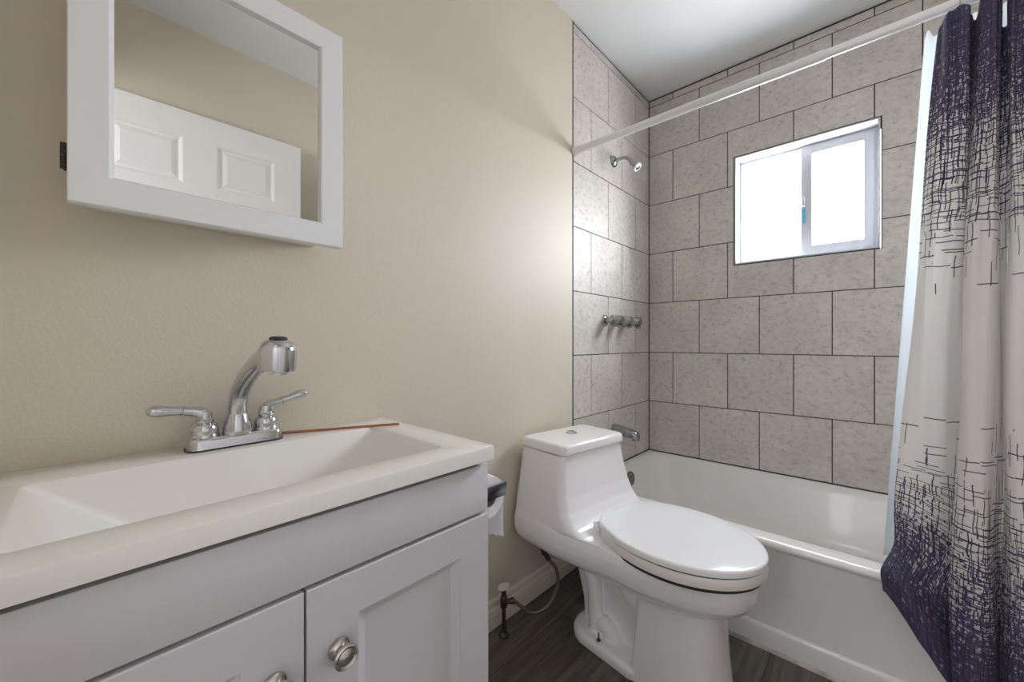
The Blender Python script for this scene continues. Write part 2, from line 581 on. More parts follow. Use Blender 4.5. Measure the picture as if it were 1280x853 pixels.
wb = MB()
BK = D + 0.003   # grout plane
for r in ((-0.12, WX0, 0, H), (WX1, W + 0.12, 0, H), (WX0, WX1, 0, WZ0), (WX0, WX1, WZ1, H)):
    wb.box(r[0], r[1], BK, D + 0.14, r[2], r[3], mi=1)
for r in tile_rects(0.003, W - 0.003, 0.2845, 0.1412, 0.2838):
    for q in cut(r, (WX0 - 0.004, WX1 + 0.004, WZ0 - 0.004, WZ1 + 0.004)):
        wb.box(q[0], q[1], D, BK + 0.002, q[2], q[3], mi=0)
struct(wb.build('wall_back', [M_tile, M_grout], smooth=False))

for side in ('left', 'right'):
    t = MB()
    sgn = 1 if side == 'left' else -1
    X0 = 0.0 if side == 'left' else W
    lo, hi = sorted((X0 - sgn * 0.12, X0 - sgn * 0.003))
    t.box(lo, hi, TY, D + 0.003, 0, H, mi=1)
    lo, hi = sorted((X0 - sgn * 0.005, X0))
    for r in tile_rects(TY + 0.006, D - 0.002, 1.806, 1.643, 0.307):
        t.box(lo, hi, r[0], r[1], r[2], r[3], mi=0)
    # dark edge line where tile meets paint
    lo, hi = sorted((X0 - sgn * 0.004, X0 + sgn * 0.0015))
    t.box(lo, hi, TY, TY + 0.006, 0, H, mi=1)
    struct(t.build('wall_' + side + '_tiled', [M_tile, M_grout], smooth=False))

# window ----------------------------------------------------------------
fr = MB()
for b in ((WX0 + 0.0015, WX0 + 0.0085, WZ0 + 0.0015, WZ1 - 0.0015), (WX1 - 0.0085, WX1 - 0.0015, WZ0 + 0.0015, WZ1 - 0.0015),
          (WX0 + 0.0085, WX1 - 0.0085, WZ0 + 0.0015, WZ0 + 0.0085), (WX0 + 0.0085, WX1 - 0.0085, WZ1 - 0.0085, WZ1 - 0.0015)):
    fr.box(b[0], b[1], D - 0.003, D + 0.13, b[2], b[3], 0.001)
win = struct(fr.build('window_1', M_vinyl))


def frame(mb, x0, x1, z0, z1, y0, y1, l, r, b, t, bev=0.003):
    mb.box(x0, x0 + l, y0, y1, z0, z1, bev).box(x1 - r, x1, y0, y1, z0, z1, bev)
    mb.box(x0 + l - 0.002, x1 - r + 0.002, y0 + 0.0003, y1, z0, z0 + b, bev).box(x0 + l - 0.002, x1 - r + 0.002, y0 + 0.0003, y1, z1 - t, z1, bev)
    return mb


ix0, ix1, iz0, iz1 = WX0 + 0.0085, WX1 - 0.0085, WZ0 + 0.0085, WZ1 - 0.0085
f1 = frame(MB(), ix0, ix1, iz0, iz1, D + 0.076, D + 0.125, 0.018, 0.018, 0.020, 0.014)
f1.build('window_frame', M_vinyl, win)
s1 = frame(MB(), ix0 + 0.010, 0.742, iz0 + 0.012, iz1 - 0.008, D + 0.098, D + 0.120, 0.010, 0.026, 0.012, 0.010)
sash1 = s1.build('fixed_sash', M_vinyl, win)
MB().box(ix0 + 0.018, 0.720, D + 0.107, D + 0.111, iz0 + 0.020, iz1 - 0.015).build('pane', M_glass, sash1, smooth=False)
s2 = frame(MB(), 0.728, ix1 - 0.012, iz0 + 0.014, iz1 - 0.010, D + 0.072, D + 0.096, 0.044, 0.036, 0.042, 0.036, 0.004)
sash2 = s2.build('sliding_sash', M_vinyl, win)
MB().box(0.768, ix1 - 0.045, D + 0.082, D + 0.086, iz0 + 0.052, iz1 - 0.042).build('pane', M_glass, sash2, smooth=False)
lt = MB().box(0.733, 0.745, D + 0.060, D + 0.073, 1.655, 1.700, 0.003).box(0.730, 0.740, D + 0.055, D + 0.064, 1.690, 1.706, 0.003)
lt.build('window_latch', M_vinyl, sash2)
st = MB().box(0.7335, 0.7475, D + 0.0705, D + 0.0722, 1.575, 1.645).build('sash_sticker', M_sticker, sash2, smooth=False)
st['label'] = 'small cyan sticker'

# baseboard on the left wall between vanity and tub
bp = [(0.0, 0.0), (0.019, 0.0), (0.019, 0.046), (0.0150, 0.0475), (0.0150, 0.052), (0.0175, 0.0535), (0.0165, 0.064), (0.0105, 0.067), (0.0105, 0.073), (0.0130, 0.075), (0.0120, 0.088), (0.008, 0.092), (0.0, 0.092)]
bb = MB()
bb.rings([[Vector((x, 0.56, z)) for x, z in bp], [Vector((x, TY + 0.01, z)) for x, z in bp]])
struct(bb.build('baseboard_left', M_trimpaint, sharp=20))

# ------------------------------------------------------------------ the open door (seen in the mirror)
door_rz = math.atan2(0.024, 0.89)
dr = bpy.data.objects.new('door_1', None)
C.objects.link(dr); dr['kind'] = 'structure'
dr.location = (1.4620, 0.792, 0.0)        # free edge; the slab runs to -y
dr.rotation_euler = (0, 0, door_rz)
DWd, DH, DT = 0.890, 2.035, 0.035
# local: x = 0 is the room face (facing -x), slab x 0..DT, y 0..-DWd
pans = []
for y0, y1 in ((-0.362, -0.122), (-0.725, -0.485)):
    for z0, z1 in ((1.712, 1.922), (0.98, 1.60), (0.22, 0.86)):
        pans.append((y0, y1, z0, z1))
dm = MB()
ys = [-DWd, -0.725, -0.485, -0.362, -0.122, 0.0]
zs = [0.01, 0.22, 0.86, 0.98, 1.60, 1.712, 1.922, DH]
for i in range(len(ys) - 1):
    for j in range(len(zs) - 1):
        hole = i in (1, 3) and j in (1, 3, 5)
        dm.box(0.012 if hole else 0.0, DT, ys[i], ys[i + 1], zs[j], zs[j + 1])
dm.build('door_slab', M_door, dr, smooth=False)
for y0, y1, z0, z1 in pans:
    pm = MB()
    def fr_ring(i, x): return [Vector((x, y0 + i, z0 + i)), Vector((x, y1 - i, z0 + i)), Vector((x, y1 - i, z1 - i)), Vector((x, y0 + i, z1 - i))]
    pm.rings([fr_ring(0, 0.0), fr_ring(0.006, 0.003), fr_ring(0.014, 0.011), fr_ring(0.022, 0.011), fr_ring(0.040, 0.003)], cap0=False, cap1=True)
    pm.build('door_panel', M_door, dr, smooth=False)
kb = MB().lathe([(0.030, 0), (0.030, 0.006), (0.012, 0.010), (0.011, 0.030), (0.026, 0.042), (0.028, 0.055), (0.018, 0.066), (0.001, 0.068)], (0, -0.065, 0.94), (-1, 0, 0))
kb.build('door_knob', M_nickel, dr)

# ------------------------------------------------------------------ mirror cabinet
mc = thing('mirror_cabinet', 'white framed medicine cabinet with a mirrored door on the beige wall above the sink', 'mirror cabinet', (0, 0.193, 1.2285))
def yz(mb, x0, x1, y0, y1, z0, z1, bev=0.002): return mb.box(x0, x1, y0 - 0.193, y1 - 0.193, z0 - 1.2285, z1 - 1.2285, bev)
yz(MB(), 0.001, 0.088, 0.008, 0.378, 1.2285, 1.676, 0.002).build('cabinet_box', M_white, mc)
cd = MB()
cy0, cy1, cz0, cz1 = -0.0146, 0.4006, 1.213, 1.690
def fring(i, x): return [Vector((x, cy0 + i - 0.193, cz0 + i - 1.2285)), Vector((x, cy1 - i - 0.193, cz0 + i - 1.2285)), Vector((x, cy1 - i - 0.193, cz1 - i - 1.2285)), Vector((x, cy0 + i - 0.193, cz1 - i - 1.2285))]
cd.rings([fring(0.060, 0.0885), fring(0.0, 0.0885), fring(0.0, 0.1085), fring(0.0015, 0.110), fring(0.0440, 0.110), fring(0.0470, 0.1085), fring(0.0505, 0.1000), fring(0.060, 0.1000)], cap0=False, cap1=False)
cdo = cd.build('mirror_frame', M_white, mc, sharp=20)
yz(MB(), 0.0895, 0.1004, 0.031, 0.355, 1.2585, 1.6445, 0.0).build('mirror_glass', M_mirror, mc, smooth=False)
for hz in (1.264, 1.60):
    hg = MB()
    for k in range(5):
        hg.lathe([(0.0042, 0), (0.0042, 0.0072)], (0.090, -0.0135 - 0.193 - 0.0045, hz - 1.2285 + k * 0.008), seg=12)
    hg.box(0.080, 0.090, -0.0146 - 0.193 - 0.004, 0.010 - 0.193, hz - 1.2285, hz - 1.2285 + 0.0392)
    h_ = hg.build('hinge', M_brownmetal, mc); h_['label'] = 'small dark barrel hinge'

# ------------------------------------------------------------------ vanity
VY0, VY1, VX = -0.128, 0.545, 0.412
vn = thing('vanity_cabinet', 'light grey two-door vanity cabinet under the white sink top', 'vanity', (0, 0.2085, 0))
def V_(mb, x0, x1, y0, y1, z0, z1, bev=0.0015, mi=0): return mb.box(x0, x1, y0 - 0.2085, y1 - 0.2085, z0, z1, bev, mi=mi)
body = MB()
V_(body, 0.002, VX - 0.014, VY0, VY0 + 0.016, 0.0, 0.7695)
V_(body, 0.002, VX - 0.014, VY1 - 0.016, VY1, 0.0, 0.7695)
V_(body, 0.002, 0.010, VY0 + 0.016, VY1 - 0.016, 0.08, 0.7695)
V_(body, 0.010, VX - 0.016, VY0 + 0.016, VY1 - 0.016, 0.080, 0.096)
V_(body, 0.33, 0.345, VY0 + 0.016, VY1 - 0.016, 0.0, 0.080)
body.build('cabinet_carcass', M_cab, vn)
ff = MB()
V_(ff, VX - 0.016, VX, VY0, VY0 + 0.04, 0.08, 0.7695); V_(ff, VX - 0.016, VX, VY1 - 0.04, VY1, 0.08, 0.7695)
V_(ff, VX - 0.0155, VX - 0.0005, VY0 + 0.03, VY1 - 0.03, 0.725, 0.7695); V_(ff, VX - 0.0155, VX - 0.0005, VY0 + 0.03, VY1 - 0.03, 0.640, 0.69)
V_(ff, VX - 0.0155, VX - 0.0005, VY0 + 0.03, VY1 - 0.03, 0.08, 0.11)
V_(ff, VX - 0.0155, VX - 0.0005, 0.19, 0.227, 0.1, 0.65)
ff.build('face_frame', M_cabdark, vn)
V_(MB(), VX + 0.0005, 0.4315, VY0 - 0.002, VY1 + 0.002, 0.6680, 0.7595, 0.002).build('false_drawer_front', M_cab, vn)


def vanity_door(y0, y1, knob_y):
    z0, z1 = 0.085, 0.6620
    x0, x1 = VX + 0.0005, 0.4325
    st_, rl = 0.0735, 0.0640
    yy = [y0, y0 + st_, y1 - st_, y1]
    o0 = -0.2085
    d_ = MB()
    def ring(i, j, x): return [Vector((x, y0 + i + o0, z0 + j)), Vector((x, y1 - i + o0, z0 + j)), Vector((x, y1 - i + o0, z1 - j)), Vector((x, y0 + i + o0, z1 - j))]
    d_.rings([ring(0, 0, x0), ring(0, 0, x1 - 0.0015), ring(0.0015, 0.0015, x1), ring(st_ - 0.001, rl - 0.001, x1), ring(st_, rl, x1 - 0.002),
              ring(st_ + 0.015, rl + 0.015, x1 - 0.0105), ring(st_ + 0.017, rl + 0.017, x1 - 0.0105)], cap0=True, cap1=True)
    do = d_.build('door', M_cab, vn, sharp=8)
    k = MB()
    k.lathe([(0.0150, 0.0), (0.0155, 0.002), (0.0150, 0.0035), (0.0105, 0.005), (0.0078, 0.008), (0.0072, 0.014), (0.0095, 0.0185), (0.0150, 0.021),
             (0.0172, 0.0235), (0.0168, 0.0265), (0.0148, 0.0280), (0.0135, 0.0272), (0.0110, 0.0262), (0.0100, 0.0268), (0.0070, 0.0285), (0.0010, 0.0290)],
            (x1, knob_y + o0, 0.562), (1, 0, 0), seg=40)
    k.build('knob', M_nickel, do)


vanity_door(0.2070, VY1 + 0.0035, 0.2495)
vanity_door(VY0 - 0.003, 0.2035, 0.1660)

# sink top: one moulded slab with a sloping rectangular basin
ct = thing('sink_top', 'off-white moulded sink top with a sloped rectangular basin on the grey vanity', 'sink', (0.0, 0.2085, 0.797))
CX1, CY0, CY1, CT = 0.4455, -0.136, 0.5525, 0.027
def shift(r, dx=0, dy=-0.2085, dz=-0.797): return [p + Vector((dx, dy, dz)) for p in r]
n_ = 6
rings = [shift(rrect(0.0015, CX1, CY0, CY1, 0.004, 0.797 - CT, n_)), shift(rrect(0.0015, CX1, CY0, CY1, 0.004, 0.797 - 0.004, n_)),
         shift(rrect(0.0025, CX1 - 0.001, CY0 + 0.001, CY1 - 0.001, 0.004, 0.797 - 0.001, n_)),
         shift(rrect(0.005, CX1 - 0.0035, CY0 + 0.0035, CY1 - 0.0035, 0.004, 0.797, n_)),
         shift(rrect(0.108, 0.384, -0.060, 0.4800, 0.012, 0.797, n_)), shift(rrect(0.110, 0.382, -0.057, 0.4775, 0.011, 0.7963, n_)),
         shift(rrect(0.1125, 0.380, -0.053, 0.4735, 0.010, 0.7935, n_)),
         shift(rrect(0.150, 0.352, 0.060, 0.355, 0.016, 0.705, n_)), shift(rrect(0.156, 0.346, 0.075, 0.340, 0.018, 0.698, n_)), shift(rrect(0.166, 0.336, 0.092, 0.325, 0.02, 0.6965, n_)),
         shift(rrect(0.24, 0.26, 0.198, 0.218, 0.008, 0.692, n_))]
sink = MB().rings(rings, cap0=False, cap1=True)
sink.build('basin_slab', M_counter, ct, sharp=40)
MB().lathe([(0.022, 0.0), (0.022, 0.003), (0.018, 0.004), (0.016, 0.002), (0.006, 0.0025), (0.001, 0.003)], (0.25, 0.0, 0.6935 - 0.797)).build('drain', M_chrome, ct)

# ------------------------------------------------------------------ faucet
fa = thing('faucet', 'chrome two-handle faucet with angled pull-out spray spout behind the basin', 'faucet', (0.0575, 0.2105, 0.7972))
bs = MB()
def cap_ring(hx, hy, z):
    return rrect(-hx, hx, -hy, hy, hx * 0.72, z, 8)
bs.rings([cap_ring(0.0285, 0.0810, 0.0), cap_ring(0.0285, 0.0810, 0.003)], mi=1)
bs.rings([cap_ring(0.0278, 0.0800, 0.003), cap_ring(0.0262, 0.0785, 0.016), cap_ring(0.0245, 0.0770, 0.0215), cap_ring(0.0225, 0.0745, 0.0235)])
bs.build('deck_plate', [M_chrome, M_black], fa)
for s in (-1, 1):
    hy = s * 0.0515
    hbm = MB().lathe([(0.0235, 0.0225), (0.0235, 0.026), (0.0218, 0.029), (0.0225, 0.034), (0.0222, 0.041), (0.0190, 0.0465), (0.0135, 0.0490), (0.0148, 0.0515), (0.0150, 0.0550), (0.0128, 0.0575),
                      (0.0128, 0.0640), (0.0118, 0.070), (0.006, 0.0745), (0.0005, 0.0755)], (0, hy, 0))
    ho = hbm.build('handle_base', M_chrome, fa)
    rise = 0.004 if s < 0 else 0.013
    pts = [(0, hy, 0.060), (0, hy + s * 0.004, 0.0675), (0, hy + s * 0.016, 0.0725), (0, hy + s * 0.030, 0.0740 + rise * 0.25)]
    tip = [(0, hy + s * 0.032, 0.0742 + rise * 0.28), (0, hy + s * 0.048, 0.0750 + rise * 0.55), (0, hy + s * 0.066, 0.0755 + rise * 0.90), (0, hy + s * 0.077, 0.0757 + rise * 1.05), (0, hy + s * 0.083, 0.0758 + rise * 1.15)]
    lv = MB().tube(pts, [0.0125, 0.0115, 0.0090, 0.0080], 18, smooth=4).tube(tip, [0.0072, 0.0082, 0.0102, 0.0085, 0.0015], 18, smooth=4)
    a, b = Vector(pts[-1]), Vector(tip[1])
    dd = (b - a).normalized()
    lv.lathe([(0.0078, -0.0015), (0.0098, -0.0008), (0.0098, 0.0012), (0.0078, 0.002)], a + dd * 0.001, dd, seg=20)
    lv.build('lever', M_chrome, ho)
spt = MB().lathe([(0.0250, 0.0225), (0.0252, 0.026), (0.0246, 0.034), (0.0222, 0.046), (0.0188, 0.056), (0.0178, 0.060), (0.0165, 0.062)], (0.006, 0, 0), seg=36)
spt.tube([(0.006, 0, 0.060), (0.011, 0, 0.083), (0.026, 0, 0.107), (0.060, 0, 0.130), (0.105, 0, 0.151), (0.155, 0, 0.169), (0.205, 0, 0.181), (0.235, 0, 0.184)],
         [0.0165, 0.0158, 0.0162, 0.0165, 0.0165, 0.0168, 0.0185, 0.0180], 26, smooth=5)
sp_ob = spt.build('spout', M_chrome, fa)
hd = MB().lathe([(0.0140, -0.0305), (0.0140, -0.0265), (0.0235, -0.0262), (0.0262, -0.0240), (0.0268, -0.018), (0.0268, 0.006), (0.0255, 0.013), (0.0215, 0.0195), (0.0150, 0.0235), (0.0120, 0.0242)], (0.246, 0, 0.183), (0.10, 0, 1), seg=36)
hd.build('spray_head', M_chrome, fa)
MB().lathe([(0.0128, 0.0238), (0.0128, 0.0265), (0.0100, 0.0285), (0.001, 0.0290)], (0.246, 0, 0.183), (0.10, 0, 1), seg=24).build('spray_button', M_black, fa)

# wooden stick lying behind the basin
d1, d2 = Vector((0.033, 0.300, 0.7998)), Vector((0.137, 0.529, 0.7998))
stk = MB()
ax = (d2 - d1)
q = Vector((1, 0, 0)).rotation_difference(ax.normalized()).to_matrix().to_4x4()
stk.box(-ax.length / 2, ax.length / 2, -0.0026, 0.0026, -0.0026, 0.0026, 0.001)
so = stk.build('thin_stick', M_stick, loc=(d1 + d2) / 2)
so.rotation_euler = (0, 0, math.atan2(ax.y, ax.x))
tag(so, 'thin reddish-brown stick lying on the sink top beside the faucet', 'stick')

# ------------------------------------------------------------------ toilet paper
RX0, RX1, RY, RZ = 0.292, 0.394, 0.5885, 0.680
hp = thing('toilet_paper_holder', 'dark chrome flat-arm paper holder on the side of the grey vanity', 'paper holder', (0.40, 0.5455, RZ))
hm = MB().box(-0.017, 0.017, 0.0, 0.004, -0.017, 0.017, 0.001)
hm.box(-0.002, 0.002, 0.003, RY + 0.0450 - 0.5455, -0.0140, 0.0140, 0.0008)
hm.build('mounting_arm', M_darkchrome, hp)
MB().lathe([(0.0075, 0.0), (0.0075, 0.112), (0.0095, 0.113), (0.0095, 0.117), (0.001, 0.118)], (-0.002, RY - 0.5455, 0.0), (-1, 0, 0), seg=20).build('roller_bar', M_darkchrome, hp)
pr = thing('toilet_paper_roll', 'white toilet paper roll with a hanging torn sheet beside the grey vanity', 'toilet paper', ((RX0 + RX1) / 2, RY, RZ - 0.012))
rl = MB()
prof = [(0.0195, 0), (0.0195, RX1 - RX0), (0.0435, RX1 - RX0), (0.0440, RX1 - RX0 - 0.001), (0.0440, 0.001), (0.0435, 0), (0.0195, 0)]
rl.lathe(prof, (-(RX1 - RX0) / 2, 0, 0), (1, 0, 0), seg=48, cap0=False, cap1=False)
prl = rl.build('paper_roll', M_paper, pr)
MB().lathe([(0.0192, -0.0005), (0.0192, RX1 - RX0 + 0.0008), (0.0182, RX1 - RX0 + 0.0008), (0.0182, -0.0005), (0.0192, -0.0005)], (-(RX1 - RX0) / 2, 0, 0), (1, 0, 0), seg=36, cap0=False, cap1=False).build('cardboard_core', M_card, pr)
ts = MB()
rr = []
hw_ = (RX1 - RX0) / 2
for i in range(22):
    tt = i / 21
    row = []
    for j in range(13):
        xx = -hw_ + 0.0015 + (2 * hw_ - 0.003) * j / 12
        if tt < 0.35:
            a = PI / 2 * (1 - tt / 0.35)
            row.append(Vector((xx, 0.0447 * math.cos(a), 0.0447 * math.sin(a))))
        else:
            dz = (tt - 0.35) / 0.65
            ln = 0.098 + 0.016 * (1 - j / 12) + 0.002 * math.sin(j * 2.1)
            row.append(Vector((xx, 0.0447 + 0.003 * math.sin(dz * 3 + j * 0.25), -dz * ln)))
    rr.append(row)
ts.rings(rr, False, False, closed=False)
tso = ts.build('loose_sheet', M_paper, pr)
sm_ = tso.modifiers.new('thickness', 'SOLIDIFY'); sm_.thickness = 0.0006; sm_.offset = 1

# ------------------------------------------------------------------ bathtub
TB0 = 1.500
tb = thing('bathtub', 'off-white alcove bathtub with a flat apron along the tiled wall', 'bathtub', (0.76, 1.895, 0))
def TS(r): return [p - Vector((0.76, 1.895, 0)) for p in r]
tx0, tx1, ty1, tz = 0.002, W - 0.002, D - 0.001, 0.3585
m = 10
tr_ = [rrect(tx0, tx1, TB0 + 0.014, ty1, 0.006, 0.075, m), rrect(tx0, tx1, TB0 + 0.014, ty1, 0.006, 0.325, m), rrect(tx0, tx1, TB0 + 0.010, ty1, 0.006, 0.332, m), rrect(tx0, tx1, TB0 + 0.001, ty1, 0.006, 0.338, m),
       rrect(tx0, tx1, TB0, ty1, 0.006, 0.3455, m), rrect(tx0, tx1, TB0 + 0.0035, ty1, 0.006, 0.353, m), rrect(tx0 , tx1, TB0 + 0.012, ty1, 0.006, tz - 0.001, m), rrect(tx0, tx1, TB0 + 0.022, ty1, 0.006, tz, m),
       rrect(0.020, tx1 - 0.018, TB0 + 0.070, ty1 - 0.004, 0.085, tz, m), rrect(0.030, tx1 - 0.028, TB0 + 0.080, ty1 - 0.010, 0.085, tz - 0.004, m), rrect(0.040, tx1 - 0.040, TB0 + 0.088, ty1 - 0.018, 0.090, tz - 0.014, m),
       rrect(0.052, tx1 - 0.060, TB0 + 0.094, ty1 - 0.026, 0.10, tz - 0.035, m), rrect(0.085, tx1 - 0.20, TB0 + 0.118, ty1 - 0.055, 0.11, 0.13, m), rrect(0.105, tx1 - 0.25, TB0 + 0.140, ty1 - 0.080, 0.11, 0.080, m),
       rrect(0.140, tx1 - 0.29, TB0 + 0.175, ty1 - 0.115, 0.10, 0.060, m), rrect(0.20, tx1 - 0.36, TB0 + 0.24, ty1 - 0.18, 0.08, 0.056, m)]
MB().rings([TS(r) for r in tr_], cap0=False, cap1=True).build('tub_shell', M_tub, tb, sharp=50)
# lower flange of the apron
ap = [(0.0145, 0.088), (0.0125, 0.083), (0.006, 0.079), (0.001, 0.073), (-0.001, 0.064), (-0.001, 0.020), (0.0, 0.004), (0.0, 0.0), (0.030, 0.0), (0.030, 0.088)]
MB().rings([[Vector((tx0 - 0.76, TB0 + y - 1.895 + 0.008, z)) for y, z in ap], [Vector((tx1 - 0.76, TB0 + y - 1.895 + 0.008, z)) for y, z in ap]]).build('apron_flange', M_tub, tb, sharp=40)
ck = [(0.0, 0.0), (-0.006, 0.0), (-0.005, 0.006), (-0.001, 0.012), (0.002, 0.012)]
cko = MB().rings([[Vector((tx0 - 0.76, TB0 + y - 1.895 + 0.007, z)) for y, z in ck], [Vector((tx1 - 0.76, TB0 + y - 1.895 + 0.007, z)) for y, z in ck]]).build('floor_caulk', M_caulk, tb)
cko['label'] = 'stained grey caulk line'
ovn = Vector((1, 0, 0.10)).normalized()
ov = MB().lathe([(0.036, -0.004), (0.036, 0.004), (0.033, 0.0075), (0.028, 0.0085), (0.020, 0.0070), (0.001, 0.0070)], Vector((0.062, 1.925, 0.294)) - Vector((0.76, 1.895, 0)), ovn, seg=40)
for k in range(2):
    ov.lathe([(0.0035, 0.006), (0.0035, 0.0095), (0.001, 0.010)], Vector((0.062, 1.925, 0.294 + (0.013 if k else -0.013))) - Vector((0.76, 1.895, 0)), ovn, seg=10)
ov.build('overflow_plate', M_overflow, tb)

# ------------------------------------------------------------------ shower fittings
sh = thing('shower_sprayer', 'chrome shower head on a bent arm from the tiled wall under the curtain rod', 'shower head', (0.0, 1.858, 1.931))
MB().lathe([(0.0300, 0.0005), (0.0300, 0.004), (0.026, 0.010), (0.016, 0.016), (0.0095, 0.018)], (0, 0, 0), (1, 0, 0)).build('wall_flange', M_agedchrome, sh)
MB().tube([(0.004, 0, 0), (0.035, 0, 0.004), (0.065, 0, 0.001), (0.088, 0, -0.016), (0.101, 0, -0.038)], 0.0085, 18, smooth=5).build('shower_arm', M_agedchrome, sh)
hdir = Vector((0.72, 0.0, -0.70)).normalized()
ho_ = Vector((0.100, 0, -0.036))
MB().lathe([(0.0095, -0.006), (0.0110, 0.0), (0.0110, 0.010), (0.0095, 0.014), (0.0115, 0.024), (0.0185, 0.036), (0.0218, 0.041)], ho_, hdir).build('spray_bell', M_agedchrome, sh)
MB().lathe([(0.0219, 0.0405), (0.0224, 0.045), (0.0200, 0.0475), (0.0140, 0.0475), (0.0135, 0.0455)], ho_, hdir, cap1=False).build('spray_face', M_sprayface, sh)
MB().lathe([(0.0136, 0.0450), (0.0136, 0.0460), (0.004, 0.0475), (0.001, 0.0476)], ho_, hdir).build('nozzle_plate', M_darkchrome, sh)

vlabels = ['chrome shower valve handle closest to the beige painted wall', 'middle chrome shower valve handle of the row above the tub spout', 'chrome shower valve handle closest to the tiled corner']


def valve(y, z, label):
    v = thing('shower_valve', label, 'valve', (0, y, z), 0, 'shower valve handles in a row on the tiled wall')
    MB().lathe([(0.0290, 0.0005), (0.0290, 0.003), (0.0265, 0.007), (0.0180, 0.011), (0.0130, 0.012)], (0, 0, 0), (1, 0, 0)).build('wall_flange', M_agedchrome, v)
    sm = MB()
    pr_ = [(0.0125, 0.008)]
    for k in range(6): pr_ += [(0.0132, 0.012 + k * 0.005), (0.0118, 0.0145 + k * 0.005)]
    sm.lathe(pr_, (0, 0, 0), (1, 0, 0), seg=24)
    sm.build('valve_stem', M_agedchrome, v)
    hn = MB()
    hn.lathe([(0.0190, 0.034), (0.0265, 0.037), (0.0268, 0.043), (0.0235, 0.047), (0.0225, 0.050)], (0, 0, 0), (1, 0, 0), seg=24)
    hn.lathe([(0.0235, 0.049), (0.0245, 0.053), (0.0235, 0.080), (0.0210, 0.087), (0.0215, 0.092), (0.0180, 0.097), (0.001, 0.099)], (0, 0, 0), (1, 0, 0), seg=8)
    hn.tube([(0.066, 0, -0.016), (0.070, 0, -0.025), (0.080, 0, -0.030), (0.094, 0, -0.029)], [0.007, 0.0085, 0.0085, 0.005], 12, smooth=3)
    hn.build('handle', M_agedchrome, v)


for y, lab in zip((1.772, 1.872, 1.972), vlabels): valve(y, 1.108, lab)

ts_ = thing('tub_spout', 'chrome tub spout low on the tiled wall behind the toilet tank', 'spout', (0.0, 1.862, 0.545))
sr = []
for x, w_, zt, zb in ((0.0005, 0.028, 0.034, -0.028), (0.006, 0.029, 0.035, -0.029), (0.014, 0.028, 0.033, -0.026), (0.05, 0.027, 0.028, -0.022), (0.09, 0.026, 0.021, -0.024), (0.118, 0.024, 0.014, -0.032), (0.130, 0.021, 0.008, -0.034), (0.135, 0.015, 0.000, -0.034)):
    ring = []
    for p in rrect(-w_, w_, zb, zt, w_ * 0.75, 0, 6): ring.append(Vector((x, p.x, p.y)))
    sr.append(ring)
MB().rings(sr).build('spout_body', M_agedchrome, ts_, sharp=50)
MB().lathe([(0.011, 0), (0.011, 0.004), (0.009, 0.004), (0.009, 0.0005)], (0.112, 0, -0.0345)).build('outlet_ring', M_darkchrome, ts_)

# ------------------------------------------------------------------ curtain rod
RODY, RODZ = 1.496, 1.8545
rod = thing('curtain_rod', 'white shower curtain rod across the tub under the ceiling', 'rod', (0.0, RODY, RODZ))
MB().lathe([(0.0150, 0.01), (0.0150, 0.885), (0.0143, 0.888)], (0, 0, 0), (1, 0, 0), seg=28).build('outer_tube', M_rod, rod)
MB().lathe([(0.0130, 0.870), (0.0130, W - 0.01)], (0, 0, 0), (1, 0, 0), seg=28).build('inner_tube', M_rod, rod)
for x, s in ((0.0015, 1), (W - 0.0005, -1)):
    MB().lathe([(0.0185, 0.0), (0.0190, 0.006), (0.0178, 0.016), (0.0165, 0.024), (0.0152, 0.026)], (x, 0, 0), (s, 0, 0), seg=28).build('end_cap', M_rod, rod)

# ------------------------------------------------------------------ curtain
TOP = [(1.119, 1.504), (1.118, 1.484), (1.127, 1.460), (1.149, 1.447), (1.170, 1.458), (1.176, 1.495), (1.184, 1.515), (1.183, 1.475), (1.203, 1.450), (1.220, 1.478), (1.220, 1.520), (1.234, 1.500), (1.230, 1.458),
       (1.262, 1.446), (1.288, 1.458), (1.300, 1.505), (1.318, 1.465), (1.345, 1.450), (1.372, 1.468), (1.388, 1.508), (1.408, 1.466), (1.440, 1.456), (1.468, 1.490), (1.496, 1.480)]
BOT = [(1.036, 1.486), (1.052, 1.474), (1.078, 1.462), (1.104, 1.458), (1.128, 1.468), (1.152, 1.482), (1.156, 1.462), (1.134, 1.418), (1.150, 1.380), (1.184, 1.378), (1.212, 1.436), (1.210, 1.416), (1.218, 1.382),
       (1.250, 1.370), (1.286, 1.388), (1.302, 1.450), (1.318, 1.410), (1.348, 1.396), (1.376, 1.416), (1.390, 1.456), (1.410, 1.418), (1.442, 1.404), (1.470, 1.440), (1.500, 1.432)]
topz = [1.800, 1.806, 1.816, 1.821, 1.812, 1.804, 1.812, 1.845, 1.872, 1.840, 1.775, 1.765, 1.815, 1.868, 1.845, 1.785, 1.845, 1.868, 1.845, 1.785, 1.848, 1.868, 1.830, 1.850]
K = 9
T_ = spline([Vector((*p, z)) for p, z in zip(TOP, topz)], K)
B_ = spline([Vector((*p, 0)) for p in BOT], K)
ns = len(T_)
arc = [0.0]
for i in range(1, ns): arc.append(arc[-1] + 0.5 * ((T_[i] - T_[i - 1]).length + (B_[i] - B_[i - 1]).length) * 1.0)
NT = 150
bmc = bmesh.new()
uvl = bmc.loops.layers.uv.new('cloth')
grid = []
uvg = []
